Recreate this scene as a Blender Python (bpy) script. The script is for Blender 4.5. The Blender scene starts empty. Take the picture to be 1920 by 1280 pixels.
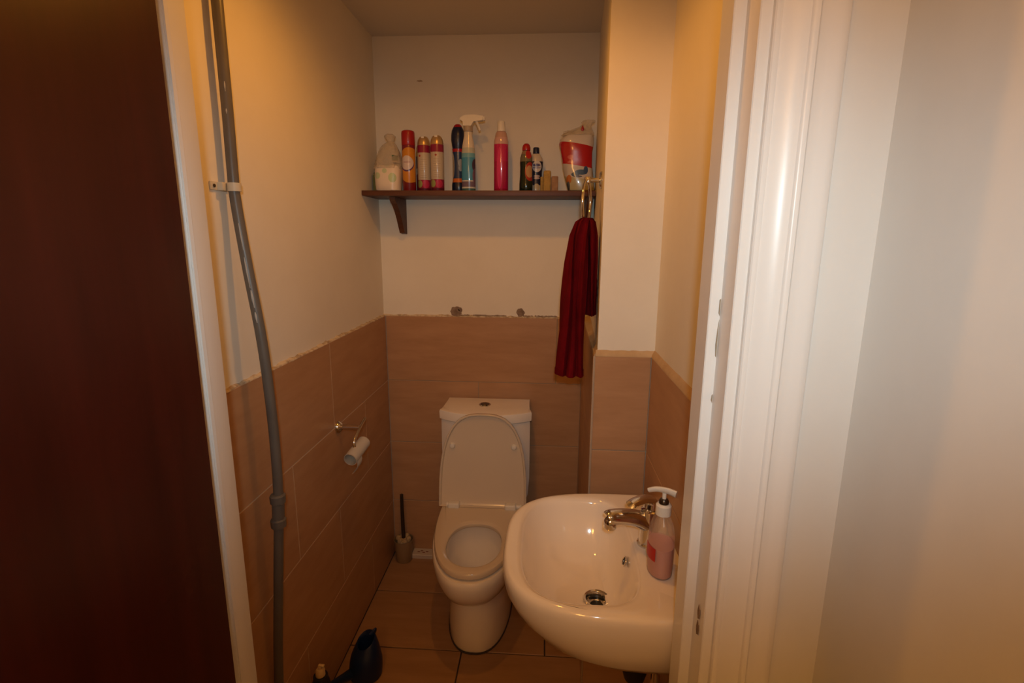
import bpy, bmesh, math, random
from mathutils import Vector, Matrix
random.seed(7)
S = bpy.context.scene
C = S.collection
PI = math.pi

# ------------------------------------------------------------------ camera, world, light, exposure
H_EYE, YAW, PITCH, ROLL = 1.521, .0624, .1995, .0068
cam_d = bpy.data.cameras.new('camera'); cam_d.sensor_width = 36; cam_d.lens = 17.97; cam_d.clip_start = .01
cam = bpy.data.objects.new('camera', cam_d); C.objects.link(cam)
F = Vector((-math.sin(YAW)*math.cos(PITCH), math.cos(YAW)*math.cos(PITCH), -math.sin(PITCH)))
r0 = Vector((math.cos(YAW), math.sin(YAW), 0)); u0 = r0.cross(F)
R = math.cos(ROLL)*r0 + math.sin(ROLL)*u0; U = -math.sin(ROLL)*r0 + math.cos(ROLL)*u0
cam.matrix_world = Matrix(((R.x, U.x, -F.x, 0), (R.y, U.y, -F.y, 0), (R.z, U.z, -F.z, H_EYE), (0, 0, 0, 1)))
S.camera = cam
w = bpy.data.worlds.new('world'); S.world = w; w.use_nodes = True
w.node_tree.nodes['Background'].inputs[0].default_value = (.9, .78, .62, 1)
w.node_tree.nodes['Background'].inputs[1].default_value = .012
S.view_settings.view_transform = 'Standard'; S.view_settings.look = 'None'
S.view_settings.gamma = 1; S.view_settings.use_curve_mapping = False
S.view_settings.exposure = 0.0

def light(name, typ, loc, energy, col, size, **kw):
    d = bpy.data.lights.new(name, typ); d.energy = energy; d.color = col; d.shadow_soft_size = size
    for k, v in kw.items(): setattr(d, k, v)
    o = bpy.data.objects.new(name, d); C.objects.link(o); o.location = loc
    return o
LAMP = (-.22, 1.2, 2.285)
fl = light('flash_light', 'SPOT', (.01, -.10, 1.63), 22, (.72, .93, 1), .022, spot_size=math.radians(118), spot_blend=.88)
fl.scale = (1, .45, 1); fl.rotation_euler = (math.radians(78), 0, math.radians(1.5))     # camera flash, wide flat beam
light('downlight_beam', 'SPOT', LAMP, 10.3, (1, .39, .04), .022, spot_size=math.radians(170), spot_blend=.68)

# ------------------------------------------------------------------ node materials
def mat(name, col, rough=.5, metal=0, spec=.5, coat=0, trans=0, alpha=1, ior=1.45, emit=None, noise=None, bump=None, sss=0):
    m = bpy.data.materials.new(name); m.use_nodes = True
    nt = m.node_tree; b = nt.nodes['Principled BSDF']
    b.inputs['Base Color'].default_value = (*col, 1); b.inputs['Roughness'].default_value = rough
    b.inputs['Metallic'].default_value = metal; b.inputs['Specular IOR Level'].default_value = spec
    b.inputs['Coat Weight'].default_value = coat; b.inputs['Coat Roughness'].default_value = .06
    b.inputs['Transmission Weight'].default_value = trans; b.inputs['IOR'].default_value = ior
    b.inputs['Alpha'].default_value = alpha
    if emit: b.inputs['Emission Color'].default_value = (*emit[0], 1); b.inputs['Emission Strength'].default_value = emit[1]
    if noise or bump:
        tc = nt.nodes.new('ShaderNodeTexCoord'); mp = nt.nodes.new('ShaderNodeMapping')
        oi = nt.nodes.new('ShaderNodeObjectInfo'); ad = nt.nodes.new('ShaderNodeVectorMath'); ad.operation = 'ADD'
        sc = nt.nodes.new('ShaderNodeVectorMath'); sc.operation = 'SCALE'; sc.inputs['Scale'].default_value = 7
        cb = nt.nodes.new('ShaderNodeCombineXYZ')
        for i in range(3): nt.links.new(oi.outputs['Random'], cb.inputs[i])
        nt.links.new(cb.outputs[0], sc.inputs[0]); nt.links.new(tc.outputs['Object'], ad.inputs[0]); nt.links.new(sc.outputs[0], ad.inputs[1])
        nt.links.new(ad.outputs[0], mp.inputs[0])
    if noise:   # (scale, (sx,sy,sz), dark colour, detail, lo, hi)
        s, st, dark, det, lo, hi = noise
        mp.inputs['Scale'].default_value = st
        n = nt.nodes.new('ShaderNodeTexNoise'); n.inputs['Scale'].default_value = s; n.inputs['Detail'].default_value = det; n.inputs['Roughness'].default_value = .62
        rp = nt.nodes.new('ShaderNodeValToRGB'); rp.color_ramp.elements[0].position = lo; rp.color_ramp.elements[1].position = hi
        rp.color_ramp.elements[0].color = (*dark, 1); rp.color_ramp.elements[1].color = (*col, 1)
        nt.links.new(mp.outputs[0], n.inputs['Vector']); nt.links.new(n.outputs['Fac'], rp.inputs['Fac']); nt.links.new(rp.outputs['Color'], b.inputs['Base Color'])
    if bump:    # (scale, strength, distance)
        n2 = nt.nodes.new('ShaderNodeTexNoise'); n2.inputs['Scale'].default_value = bump[0]; n2.inputs['Detail'].default_value = 4
        bp = nt.nodes.new('ShaderNodeBump'); bp.inputs['Strength'].default_value = bump[1]; bp.inputs['Distance'].default_value = bump[2]
        nt.links.new(ad.outputs[0] if not noise else mp.outputs[0], n2.inputs['Vector'])
        nt.links.new(n2.outputs['Fac'], bp.inputs['Height']); nt.links.new(bp.outputs[0], b.inputs['Normal'])
    return m

def band_mat(name, stops, rough=.3, height=1.0, discs=(), metal=0, coat=.2, alpha_stops=None, tilt=0):
    """flat print: colour bands up the object's own z, plus round / oval patches (centre, radius, colour, (sx,sy,sz))"""
    m = mat(name, stops[0][1], rough, metal, coat=coat); nt = m.node_tree; b = nt.nodes['Principled BSDF']
    tc = nt.nodes.new('ShaderNodeTexCoord'); sp = nt.nodes.new('ShaderNodeSeparateXYZ'); nt.links.new(tc.outputs['Object'], sp.inputs[0])
    ma = nt.nodes.new('ShaderNodeMath'); ma.operation = 'MULTIPLY_ADD'; ma.inputs[1].default_value = tilt/height
    mz = nt.nodes.new('ShaderNodeMath'); mz.operation = 'DIVIDE'; mz.inputs[1].default_value = height
    nt.links.new(sp.outputs['Z'], mz.inputs[0]); nt.links.new(sp.outputs['X'], ma.inputs[0]); nt.links.new(mz.outputs[0], ma.inputs[2])
    rp = nt.nodes.new('ShaderNodeValToRGB'); rp.color_ramp.interpolation = 'CONSTANT'
    e = rp.color_ramp.elements
    e[0].position = 0; e[0].color = (*stops[0][1], 1); e.remove(e[1])
    for p, c in stops[1:]:
        q = e.new(p/height); q.color = (*c, 1)
    nt.links.new(ma.outputs[0], rp.inputs['Fac'])
    out = rp.outputs['Color']
    for c, rad, col, st in discs:
        su = nt.nodes.new('ShaderNodeVectorMath'); su.operation = 'SUBTRACT'; su.inputs[1].default_value = c
        mu = nt.nodes.new('ShaderNodeVectorMath'); mu.operation = 'MULTIPLY'; mu.inputs[1].default_value = st
        ln = nt.nodes.new('ShaderNodeVectorMath'); ln.operation = 'LENGTH'
        lt = nt.nodes.new('ShaderNodeMath'); lt.operation = 'LESS_THAN'; lt.inputs[1].default_value = rad
        mx = nt.nodes.new('ShaderNodeMix'); mx.data_type = 'RGBA'; mx.inputs['B'].default_value = (*col, 1)
        nt.links.new(tc.outputs['Object'], su.inputs[0]); nt.links.new(su.outputs[0], mu.inputs[0]); nt.links.new(mu.outputs[0], ln.inputs[0])
        nt.links.new(ln.outputs['Value'], lt.inputs[0]); nt.links.new(lt.outputs[0], mx.inputs['Factor']); nt.links.new(out, mx.inputs['A'])
        out = mx.outputs['Result']
    nt.links.new(out, b.inputs['Base Color'])
    if alpha_stops:
        ra = nt.nodes.new('ShaderNodeValToRGB'); ra.color_ramp.interpolation = 'LINEAR'; e = ra.color_ramp.elements
        e[0].position = alpha_stops[0][0]/height; e[0].color = (alpha_stops[0][1],)*3+(1,); e[1].position = alpha_stops[1][0]/height; e[1].color = (alpha_stops[1][1],)*3+(1,)
        nt.links.new(ma.outputs[0], ra.inputs['Fac']); nt.links.new(ra.outputs['Color'], b.inputs['Alpha'])
    return m

M = {}
M['plaster'] = mat('plaster_paint', (.84, .77, .65), .75, spec=.25, noise=(3.2, (1, 1, 1), (.80, .725, .60), 6, .3, .62), bump=(60, .12, .003))
M['ceiling'] = mat('ceiling_paint', (.74, .69, .62), .85, spec=.2, bump=(45, .15, .003))
M['hallwall'] = mat('hall_wall_paint', (.74, .72, .69), .6, spec=.3, noise=(4, (1, 1, .6), (.70, .68, .65), 7, .32, .6), bump=(30, .08, .003))
M['gloss_white'] = mat('white_gloss_paint', (.82, .79, .76), .32, spec=.5, bump=(25, .05, .002))
M['tile'] = mat('beige_stone_tile', (.50, .280, .145), .34, spec=.45, noise=(5.5, (.9, 5, 5), (.42, .225, .110), 8, .3, .68))
M['tile_y'] = mat('beige_stone_tile_side', (.50, .280, .145), .34, spec=.45, noise=(5.5, (5, .9, 5), (.42, .225, .110), 8, .3, .68))
M['floor_tile'] = mat('beige_floor_tile', (.40, .235, .135), .36, spec=.45, noise=(5, (.9, 6, 5), (.33, .185, .10), 8, .3, .68))
M['grout_dark'] = mat('dark_floor_grout', (.06, .045, .035), .9)
M['grout'] = mat('wall_tile_grout', (.34, .26, .18), .9)
M['grout_light'] = mat('pale_wall_grout', (.60, .50, .38), .9)
M['ledge'] = mat('tan_adhesive_ledge', (.58, .40, .22), .8, noise=(14, (1, 1, 1), (.50, .33, .17), 4, .35, .65), bump=(60, .2, .003))
M['filler'] = mat('cream_filler', (.70, .56, .38), .8, noise=(40, (1, 1, 1), (.40, .28, .17), 5, .38, .58), bump=(90, .4, .004))
M['chip'] = mat('bare_brown_plaster', (.33, .23, .16), .95, noise=(60, (1, 1, 1), (.20, .13, .09), 5, .35, .65), bump=(120, .6, .004))
M['trim_metal'] = mat('tile_edge_trim', (.42, .31, .22), .5, spec=.5)
M['door'] = mat('dark_mahogany_varnish', (.058, .0080, .0055), .36, spec=.38, noise=(3.4, (6, 6, .55), (.036, .0048, .0035), 8, .32, .7), bump=(14, .05, .002))
M['shelf'] = mat('brown_stained_wood', (.115, .036, .014), .5, noise=(6, (1, 9, 9), (.062, .018, .007), 7, .3, .7))
M['ceramic'] = mat('glazed_white_ceramic', (.90, .81, .70), .10, spec=.5, coat=.5)
M['seat'] = mat('white_seat_plastic', (.69, .57, .43), .18, spec=.5, coat=.25)
M['water'] = mat('toilet_water', (.75, .72, .66), .03, trans=.6, ior=1.33)
M['chrome'] = mat('chrome', (.72, .70, .67), .12, metal=1)
M['dark_metal'] = mat('dark_worn_metal', (.10, .08, .06), .3, metal=.9)
M['black'] = mat('black_plastic', (.012, .011, .010), .4)
M['grey_pipe'] = mat('grey_plastic_pipe', (.150, .132, .112), .38, noise=(18, (1, 1, .35), (.115, .10, .086), 5, .3, .7))
M['paint_splash'] = mat('white_paint_drip', (.45, .43, .40), .6)
M['clip'] = mat('cream_plastic_clip', (.62, .54, .40), .5)
M['card'] = mat('grey_brown_cardboard', (.52, .44, .35), .85, noise=(30, (1, 1, 1), (.44, .36, .28), 4, .3, .7))
M['paper'] = mat('white_tissue_paper', (.52, .47, .41), .9)
M['towel'] = mat('red_terry_cloth', (.215, .005, .010), .95, spec=.1, noise=(14, (2, 2, 1), (.14, .003, .006), 5, .3, .7), bump=(420, .9, .006))
M['red_cap'] = mat('red_plastic', (.36, .006, .012), .35, coat=.2)
M['gold'] = mat('gold_plastic', (.62, .42, .20), .3, metal=.6)
M['navy'] = mat('navy_plastic', (.006, .012, .045), .35, coat=.2)
M['white_plastic'] = mat('white_plastic', (.78, .73, .64), .35)
M['clear'] = mat('clear_plastic', (.86, .80, .72), .12, trans=.82, alpha=.55, ior=1.2)
M['film'] = mat('clear_film', (.72, .62, .48), .22, trans=.15, alpha=.48, ior=1.15, bump=(70, .8, .01))
M['teal'] = mat('teal_liquid', (.055, .30, .34), .2, coat=.3)
M['pink'] = mat('pink_liquid', (.62, .035, .17), .2, coat=.3)
M['pink_soap'] = mat('pale_pink_soap', (.62, .30, .26), .2, coat=.3)
M['green_liquid'] = mat('dark_green_liquid', (.004, .022, .010), .15, coat=.4)
M['navy_label'] = mat('navy_label', (.012, .016, .06), .35)
M['label_white'] = mat('white_label', (.72, .70, .68), .45)
M['label_purple'] = mat('purple_label', (.10, .05, .14), .45)
M['label_red'] = mat('red_label', (.48, .02, .015), .45)
M['orange'] = mat('orange_band', (.62, .15, .02), .4)
M['sponge'] = mat('yellow_sponge', (.50, .33, .10), .95, noise=(40, (1, 1, 1), (.36, .22, .06), 5, .3, .7), bump=(160, .8, .005))
M['sponge_brown'] = mat('brown_sponge', (.40, .24, .14), .95, noise=(40, (1, 1, 1), (.28, .16, .09), 5, .3, .7), bump=(160, .8, .005))
M['carton'] = mat('olive_green_carton', (.17, .17, .05), .6)
M['blue_jug'] = mat('dark_blue_plastic', (.004, .016, .085), .42)
M['brush_pot'] = mat('translucent_brown_pot', (.30, .20, .11), .35, coat=.2)
M['bristle'] = mat('cream_bristles', (.62, .46, .26), .9, bump=(200, 1, .01))
M['brown_plastic'] = mat('brown_plastic', (.035, .022, .012), .4)
M['white_box'] = mat('white_plastic_tray', (.62, .55, .50), .5)
M['glow'] = mat('lamp_glass', (1, .8, .5), .4, emit=((1, .55, .2), 12))
M['globe'] = mat('unseen_hall_globe', (1, .8, .6), .5, emit=((1, .447, .10), 30))
M['hall_floor'] = mat('brown_hall_floor', (.20, .13, .08), .6, noise=(6, (1, 1, 1), (.14, .09, .055), 6, .3, .7))

# ------------------------------------------------------------------ shape helpers: all return (verts, faces) in world units
def box(x0, x1, y0, y1, z0, z1):
    v = [(x, y, z) for z in (z0, z1) for y in (y0, y1) for x in (x0, x1)]
    return v, [(0, 2, 3, 1), (4, 5, 7, 6), (0, 1, 5, 4), (2, 6, 7, 3), (0, 4, 6, 2), (1, 3, 7, 5)]
def bbox(x0, x1, y0, y1, z0, z1, b=.002, seg=2):
    bm = bmesh.new(); v, f = box(x0, x1, y0, y1, z0, z1)
    vs = [bm.verts.new(p) for p in v]
    for q in f: bm.faces.new([vs[i] for i in q])
    bmesh.ops.bevel(bm, geom=bm.edges[:], offset=b, segments=seg, affect='EDGES', profile=.6)
    bm.verts.index_update()
    r = [tuple(p.co) for p in bm.verts], [tuple(p.index for p in q.verts) for q in bm.faces]
    bm.free(); return r
def join(*ms):
    V, Fc = [], []
    for v, f in ms:
        o = len(V); V += list(v); Fc += [tuple(i+o for i in q) for q in f]
    return V, Fc
def loft(rings, cap0=True, cap1=True, closed=False):
    n = len(rings[0]); V = [p for r in rings for p in r]; Fc = []
    m = len(rings)
    for k in range(m if closed else m-1):
        a, b = k*n, ((k+1) % m)*n
        for i in range(n):
            j = (i+1) % n; Fc.append((a+i, a+j, b+j, b+i))
    if not closed:
        if cap0: Fc.append(tuple(range(n-1, -1, -1)))
        if cap1: Fc.append(tuple((m-1)*n+i for i in range(n)))
    return V, Fc
def lathe(prof, c, n=28, sx=1, sy=1, cap0=True, cap1=True):
    return loft([[(c[0]+r*sx*math.cos(2*PI*i/n), c[1]+r*sy*math.sin(2*PI*i/n), c[2]+z) for i in range(n)] for r, z in prof], cap0, cap1)
def smooth_path(pts, k=8):
    P = [Vector(p) for p in pts]; out = []
    for i in range(len(P)-1):
        a, b, c, d = P[max(i-1, 0)], P[i], P[i+1], P[min(i+2, len(P)-1)]
        for s in range(k):
            t = s/k
            out.append(.5*((2*b)+(c-a)*t+(2*a-5*b+4*c-d)*t*t+(3*b-a-3*c+d)*t**3))
    return out+[P[-1]]
def tube(pts, rad, n=12, closed=False, caps=True):
    P = [Vector(p) for p in pts]; m = len(P); rings = []; up = None
    for i, p in enumerate(P):
        if closed: t = P[(i+1) % m]-P[i-1]
        else: t = P[min(i+1, m-1)]-P[max(i-1, 0)]
        t.normalize()
        if up is None: up = t.orthogonal().normalized()
        else: up = (up-t*up.dot(t)).normalized()
        s = t.cross(up); r = rad(i/(m-1)) if callable(rad) else rad
        rx, ry = r if isinstance(r, tuple) else (r, r)
        rings.append([tuple(p+up*(rx*math.cos(2*PI*k/n))+s*(ry*math.sin(2*PI*k/n))) for k in range(n)])
    return loft(rings, caps, caps, closed)
def prism(outline, z0, z1, b=0):
    n = len(outline)
    if b:
        cx = sum(p[0] for p in outline)/n; cy = sum(p[1] for p in outline)/n
        def ins(k): return [(cx+(x-cx)*(1-k/max(abs(x-cx)+1e-6, .02) if abs(x-cx) > .02 else 1), cy+(y-cy)*(1-k/max(abs(y-cy), .02) if abs(y-cy) > .02 else 1)) for x, y in outline]
        i = ins(b)
        return loft([[(x, y, z0) for x, y in i], [(x, y, z0+b) for x, y in outline], [(x, y, z1-b) for x, y in outline], [(x, y, z1) for x, y in i]])
    return loft([[(x, y, z0) for x, y in outline], [(x, y, z1) for x, y in outline]])
def sg(c, e): return math.copysign(abs(c)**e, c)
def supx(cx, cy, a, bf, bb, nf, nb, z, N=64):           # superellipse with separate front (-y) and back halves
    o = []
    for i in range(N):
        t = 2*PI*(i+.5)/N; c, s = math.cos(t), math.sin(t)
        n, b = (nf, bf) if s < 0 else (nb, bb)
        o.append((cx+a*sg(c, 2/n), cy+b*sg(s, 2/n), z))
    return o
def sup2(cx, cy, al, ar, b, nl, nr, z, N=72):           # superellipse with separate left and right halves
    o = []
    for i in range(N):
        t = 2*PI*(i+.5)/N; c, s = math.cos(t), math.sin(t)
        n, a = (nl, al) if c < 0 else (nr, ar)
        o.append((cx+a*sg(c, 2/n), cy+b*sg(s, 2/n), z))
    return o

# ------------------------------------------------------------------ object helpers
ROOT = {}
def obj(name, g, m, parent=None, smooth=True, origin=None):
    v, f = g
    if parent is not None: o0 = ROOT[parent.name]
    elif origin: o0 = Vector(origin)
    else:
        lo = [min(p[i] for p in v) for i in range(3)]; hi = [max(p[i] for p in v) for i in range(3)]
        o0 = Vector(((lo[0]+hi[0])/2, (lo[1]+hi[1])/2, lo[2]))
    me = bpy.data.meshes.new(name); me.from_pydata([tuple(Vector(p)-o0) for p in v], [], f)
    bm = bmesh.new(); bm.from_mesh(me); bmesh.ops.recalc_face_normals(bm, faces=bm.faces[:]); bm.to_mesh(me); bm.free()
    me.materials.append(M[m] if isinstance(m, str) else m)
    if smooth:
        for p in me.polygons: p.use_smooth = True
        try: me.set_sharp_from_angle(angle=math.radians(38))
        except Exception: pass
    o = bpy.data.objects.new(name, me); C.objects.link(o)
    if parent is not None: o.parent = parent
    else: o.location = o0
    ROOT[o.name] = o0
    return o
def tag(o, label, cat, group=None):
    o['label'] = label; o['category'] = cat
    if group: o['group'] = group
    return o
def thing(name, label, cat, loc=(0, 0, 0), group=None):
    o = bpy.data.objects.new(name, None); C.objects.link(o); o.location = loc; o.empty_display_size = .05
    ROOT[o.name] = Vector(loc)
    return tag(o, label, cat, group)
def struct(name, g, m, label=None, smooth=False):
    o = obj(name, g, m, smooth=smooth); o['kind'] = 'structure'
    if label: o['label'] = label
    return o

# ------------------------------------------------------------------ the shell
XL, XP, XR, YB, YP = -.711, .1525, .3235, 2.236, 1.508      # finished tile faces: left wall, boxed pier side, right wall, back wall, pier front
TT, ZC = 1.176, 2.322                                       # top of tiling, ceiling
TH = .010                                                   # tiles stand proud of the plaster
YF0, YF1 = .75, .857                                        # door partition
wall_left = struct('wall_left', box(XL-TH-.10, XL-TH, YF0, YB+.12, 0, ZC), 'plaster', 'left wall, cream paint above beige tiles')
wall_back = struct('wall_back', box(XL-TH, .42, YB+TH, YB+TH+.10, 0, ZC), 'plaster', 'back wall, cream paint above beige tiles')
def skew(g, d=.020): return [(x+(y-YP)/(YB-YP)*d if x < .25 else x, y, z) for x, y, z in g[0]], g[1]     # the pier's side leans back a little
PF, PB = .1635, .2025                                       # plaster face of the pier side: front, back
wall_pier = struct('wall_pier', loft([[(PF, YP+TH, z), (XR+TH, YP+TH, z), (XR+TH, YB+TH, z), (PB, YB+TH, z)] for z in (0, ZC)]), 'plaster', 'boxed-in corner pier beside the towel ring')
wall_right = struct('wall_right', box(XR+TH, XR+TH+.09, YF1, YB+TH, 0, ZC), 'plaster', 'right wall behind the wash basin')
ceiling = struct('ceiling', box(XL-.15, XR+.15, YF0, YB+.15, ZC, ZC+.06), 'ceiling', 'plain painted ceiling')
floor = struct('floor', box(XL-.12, XR+.1, YF0, YB+.12, -.06, -.006), 'grout_dark', 'beige tiled floor with dark joints')

def tile(parent, b, m, name='tile'): return obj(name, bbox(*b, .0012, 1), m, parent, smooth=False)
G = .0016
rows = [(.876, TT), (.576, .876), (.276, .576), (0.0, .276)]
# back wall tiles
XB = XP+.021
cuts = [[XL, .06, XB], [XL, -.292, XB], [XL, -.25, XB], [XL, -.292, XB]]
for (z0, z1), cx in zip(rows, cuts):
    for a, b in zip(cx[:-1], cx[1:]): tile(wall_back, (a+G, b-G, YB, YB+TH-.001, z0+G, z1-G), 'tile')
obj('grout_bed', box(XL, XB, YB+.0016, YB+TH-.0005, 0, TT-.001), 'grout', wall_back, False)
# left wall tiles
for k, (z0, z1) in enumerate(rows):
    cy = [.857, 1.025, 1.625, YB] if k % 2 == 0 else [.857, 1.325, 1.925, YB]
    for a, b in zip(cy[:-1], cy[1:]): tile(wall_left, (XL-TH+.001, XL, a+G*.6, b-G*.6, z0+G*.6, z1-G*.6), 'tile_y')
obj('grout_bed', box(XL-TH+.0005, XL-.0008, .857, YB, 0, TT-.001), 'grout_light', wall_left, False)
# pier tiles: front face and side face, right wall tiles
for k, (z0, z1) in enumerate(rows):
    tile(wall_pier, (XP+.003, XR-.001, YP, YP+TH-.001, z0+G, z1-G), 'tile')
    for a, b in ((YP+.008, 1.95-G), (1.95+G, YB-G)): obj('tile', skew(bbox(XP, XP+TH-.001, a, b, z0+G, z1-G, .0012, 1)), 'tile_y', wall_pier, False)
    cy = [YF1, 1.20, YP] if k % 2 else [YF1, .95, YP]
    for a, b in zip(cy[:-1], cy[1:]): tile(wall_right, (XR, XR+TH-.001, a+G, b-G, z0+G, z1-G), 'tile_y')
obj('grout_bed', join(skew(box(XP+.0015, XP+.030, YP+.012, YB, 0, TT-.002)), box(XP+.004, XR, YP+.0015, YP+TH-.0005, 0, TT-.002)), 'grout', wall_pier, False)
obj('grout_bed', box(XR+.0015, XR+TH-.0005, YF1, YP, 0, TT-.002), 'grout', wall_right, False)
obj('edge_trim', join(bbox(XP-.002, XP+.0045, YP-.002, YP+.0045, 0, TT, .001, 1)), 'trim_metal', wall_pier)
# floor tiles
YS = [.757, 1.015, 1.325, 1.637, 1.947, YB]
FX = [[XL, -.284, XR], [XL, .027, XR], [XL, -.284, XR], [XL, .027, XR], [XL, -.284, XR]]
for (a, b), cx in zip(zip(YS[:-1], YS[1:]), FX):
    for c, d in zip(cx[:-1], cx[1:]): tile(floor, (c+.0026, d-.0026, a+.0026, b-.0026, -.0055, 0), 'floor_tile')

# rough filler along the top of the tiling
def bead(p0, p1, out, h0, h1, parent, m='filler', n=46, jag=.35, name='filler_bead'):
    """irregular bead with a sloping top: p0->p1 at the tile-top line, 'out' the direction off the wall"""
    rings = []; p0, p1, out = Vector(p0), Vector(p1), Vector(out)
    for i in range(n+1):
        p = p0.lerp(p1, i/n); h = h1*(1+jag*random.uniform(-1, 1)); d = h0*(1+jag*.5*random.uniform(-1, 1))
        rings.append([tuple(p-out*.001+Vector((0, 0, -.002))), tuple(p+out*d+Vector((0, 0, -.0015))), tuple(p+out*d*.9+Vector((0, 0, h*.25))), tuple(p-out*.0005+Vector((0, 0, h)))])
    return obj(name, loft(rings), m, parent, True)
bead((XL-TH, .87, TT), (XL-TH, YB+TH, TT), (1, 0, 0), .0100, .0055, wall_left, n=90, jag=.6)
bead((XP+.006, YP+TH, TT), (XR+TH, YP+TH, TT), (0, -1, 0), .0100, .017, wall_pier, 'ledge', n=16, jag=.06)
obj('filler_bead', loft([[(PF+.001, YP+TH-.002, TT-.002), (XP, YP+.002, TT-.002), (XP+.001, YP+.002, TT+.003), (PF+.001, YP+TH-.002, TT+.017)], [(PB+.001, YB+TH, TT-.002), (XP+.020, YB, TT-.002), (XP+.021, YB, TT+.003), (PB+.001, YB+TH, TT+.017)]]), 'ledge', wall_pier, False)
bead((XR+TH, YF1, TT), (XR+TH, YP+TH, TT), (-1, 0, 0), .0105, .019, wall_right, 'ledge', n=16, jag=.06)
bead((XL-TH, YB+TH, TT), (XP+TH, YB+TH, TT), (0, -1, 0), .009, .006, wall_back, 'filler', n=60, jag=.6)
# patches of bare brown plaster on the back wall just over the tiling
def chip(pts, y, parent, m='chip', d=.0025, name='bare_plaster_patch'):
    g = loft([[(x, y+.001, z) for x, z in pts], [(x, y-d*.6, z) for x, z in pts], [(sum(p[0] for p in pts)/len(pts)+(x-sum(p[0] for p in pts)/len(pts))*.8, y-d, sum(p[1] for p in pts)/len(pts)+(z-sum(p[1] for p in pts)/len(pts))*.8) for x, z in pts]])
    return obj(name, g, m, parent, True)
def blob(cx, cz, rx, rz, n=18, j=.22):
    return [(cx+rx*math.cos(2*PI*i/n)*(1+random.uniform(-j, j)), cz+rz*math.sin(2*PI*i/n)*(1+random.uniform(-j, j))) for i in range(n)]
chip(blob(-.392, 1.198, .024, .024), YB+TH, wall_back)
chip(blob(-.374, 1.206, .012, .010), YB+TH, wall_back)
chip(blob(-.104, 1.196, .017, .019), YB+TH, wall_back)
for cx, rx in ((-.352, .022), (-.24, .075), (-.07, .022), (-.02, .02), (.03, .03)):
    chip([(cx+rx*(2*i/11-1), 1.1835+random.uniform(.0008, .0042)) for i in range(12)]+[(cx-rx*(2*i/11-1), 1.1825) for i in range(12)], YB+TH-.0095, wall_back, d=.0012)
chip(blob(-.528, 2.152, .012, .003), YB+TH, wall_back, 'filler', .0012, 'scuff')

# door partition, hall beyond
ZD = 2.02
w_f = struct('wall_front', join(box(XL-.25, -.615, YF0, YF1, 0, ZC), box(.30, .456+.1, YF0, YF1, 0, ZC), box(-.615, .30, YF0, YF1, ZD+.03, ZC)), 'hallwall', 'hall side wall strip beside the door frame')
wall_hall = struct('wall_hall_right', box(.456, .556, -1.1, YF0, 0, ZC), 'hallwall', 'pale hall wall on the right of the doorway')
struct('wall_hall_left', box(-1.06, -.96, -1.1, YF0, 0, ZC), 'hallwall')
struct('wall_hall_end', box(-1.06, .556, -1.2, -1.1, 0, ZC), 'hallwall')
struct('ceiling_hall', box(-1.06, .556, -1.2, YF0, ZC, ZC+.06), 'ceiling')
struct('floor_hall', box(-1.06, .556, -1.2, YF0, -.06, -.001), 'hall_floor')
# right lining: rebate, stop, front edge as one moulded length; then architrave
def zpro(pl, z0, z1): return loft([[(x, y, z0) for x, y in pl], [(x, y, z1) for x, y in pl]])
t1 = struct('trim_1', zpro([(.300, .750), (.284, .7480), (.2725, .7480), (.271, .7495), (.271, .7995), (.2555, .8005), (.254, .802), (.254, .8540), (.2555, .8555), (.300, .857)], 0, ZD), 'gloss_white', 'white painted right door lining with stop and rebate', True)
arch = [(.456*0+.2865, .7500), (.2865, .7405), (.2885, .7385), (.294, .7385), (.296, .7395)]
for i in range(9):                                      # hollow then round of the moulding
    t = i/8; arch.append((.296+.030*t, .7395-.0125*math.sin(t*PI*.5)))
arch += [(.3275, .7245), (.331, .7230), (.3355, .7240), (.3375, .7275), (.340, .7290), (.352, .7300), (.366, .7310), (.3755, .7325), (.378, .7350), (.378, .7500)]
t2 = struct('trim_2', zpro(arch, 0, ZD+.07), 'gloss_white', 'white moulded architrave on the right of the doorway', True)
t3 = struct('trim_3', zpro([(-.615, .752), (-.590, .750), (-.590, .7995), (-.5745, .8005), (-.572, .802), (-.572, .8545), (-.5735, .857), (-.615, .857)], 0, ZD), 'gloss_white', 'white painted left door lining beside the brown door', True)
obj('stop_bead', zpro([(-.5725, .8035), (-.5695, .8040), (-.5690, .8120), (-.5725, .8128)], 0, ZD-.002), 'gloss_white', t3)
struct('trim_4', join(box(-.615, .30, .752, .855, ZD, ZD+.03)), 'gloss_white', 'white head of the door lining')
for pts, yy in (([(.0, 1.340), (.0012, 1.342), (.0022, 1.36), (.0012, 1.385), (.0, 1.40)], 0), ([(.0, 1.405), (.0016, 1.41), (.0016, 1.43), (.0, 1.432)], 0), ([(.0, 1.265), (.0018, 1.27), (.0012, 1.278), (.0, 1.28)], 0)):
    g = loft([[(.2705-x*1.3, .799-x*.4+.0007*k, z) for x, z in pts] for k in (0, 1)])
    obj('paint_chip', g, 'grout', t1)
for zc in (.905, .875):
    g = loft([[(.2706+.0007*k, .772+.006*math.cos(2*PI*i/10), zc+.012*math.sin(2*PI*i/10)*(1+.3*math.cos(3*i))) for i in range(10)] for k in (-1.6, 0)])
    obj('paint_chip', g, 'chip', t1)
# the brown door, open outwards flat beside the view
d1 = struct('door_1', bbox(-.579, -.539, -.075, .746, .008, 1.985, .0015, 2), 'door', 'dark mahogany-stained flush door standing open on the left', True)
for z in (.22, 1.72): obj('hinge', join(bbox(-.6, -.582, .7465, .7485, z, z+.08, .0006, 1), lathe([(.005, 0), (.005, .08)], (-.5835, .7535, z), 12)), 'dark_metal', d1)

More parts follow.
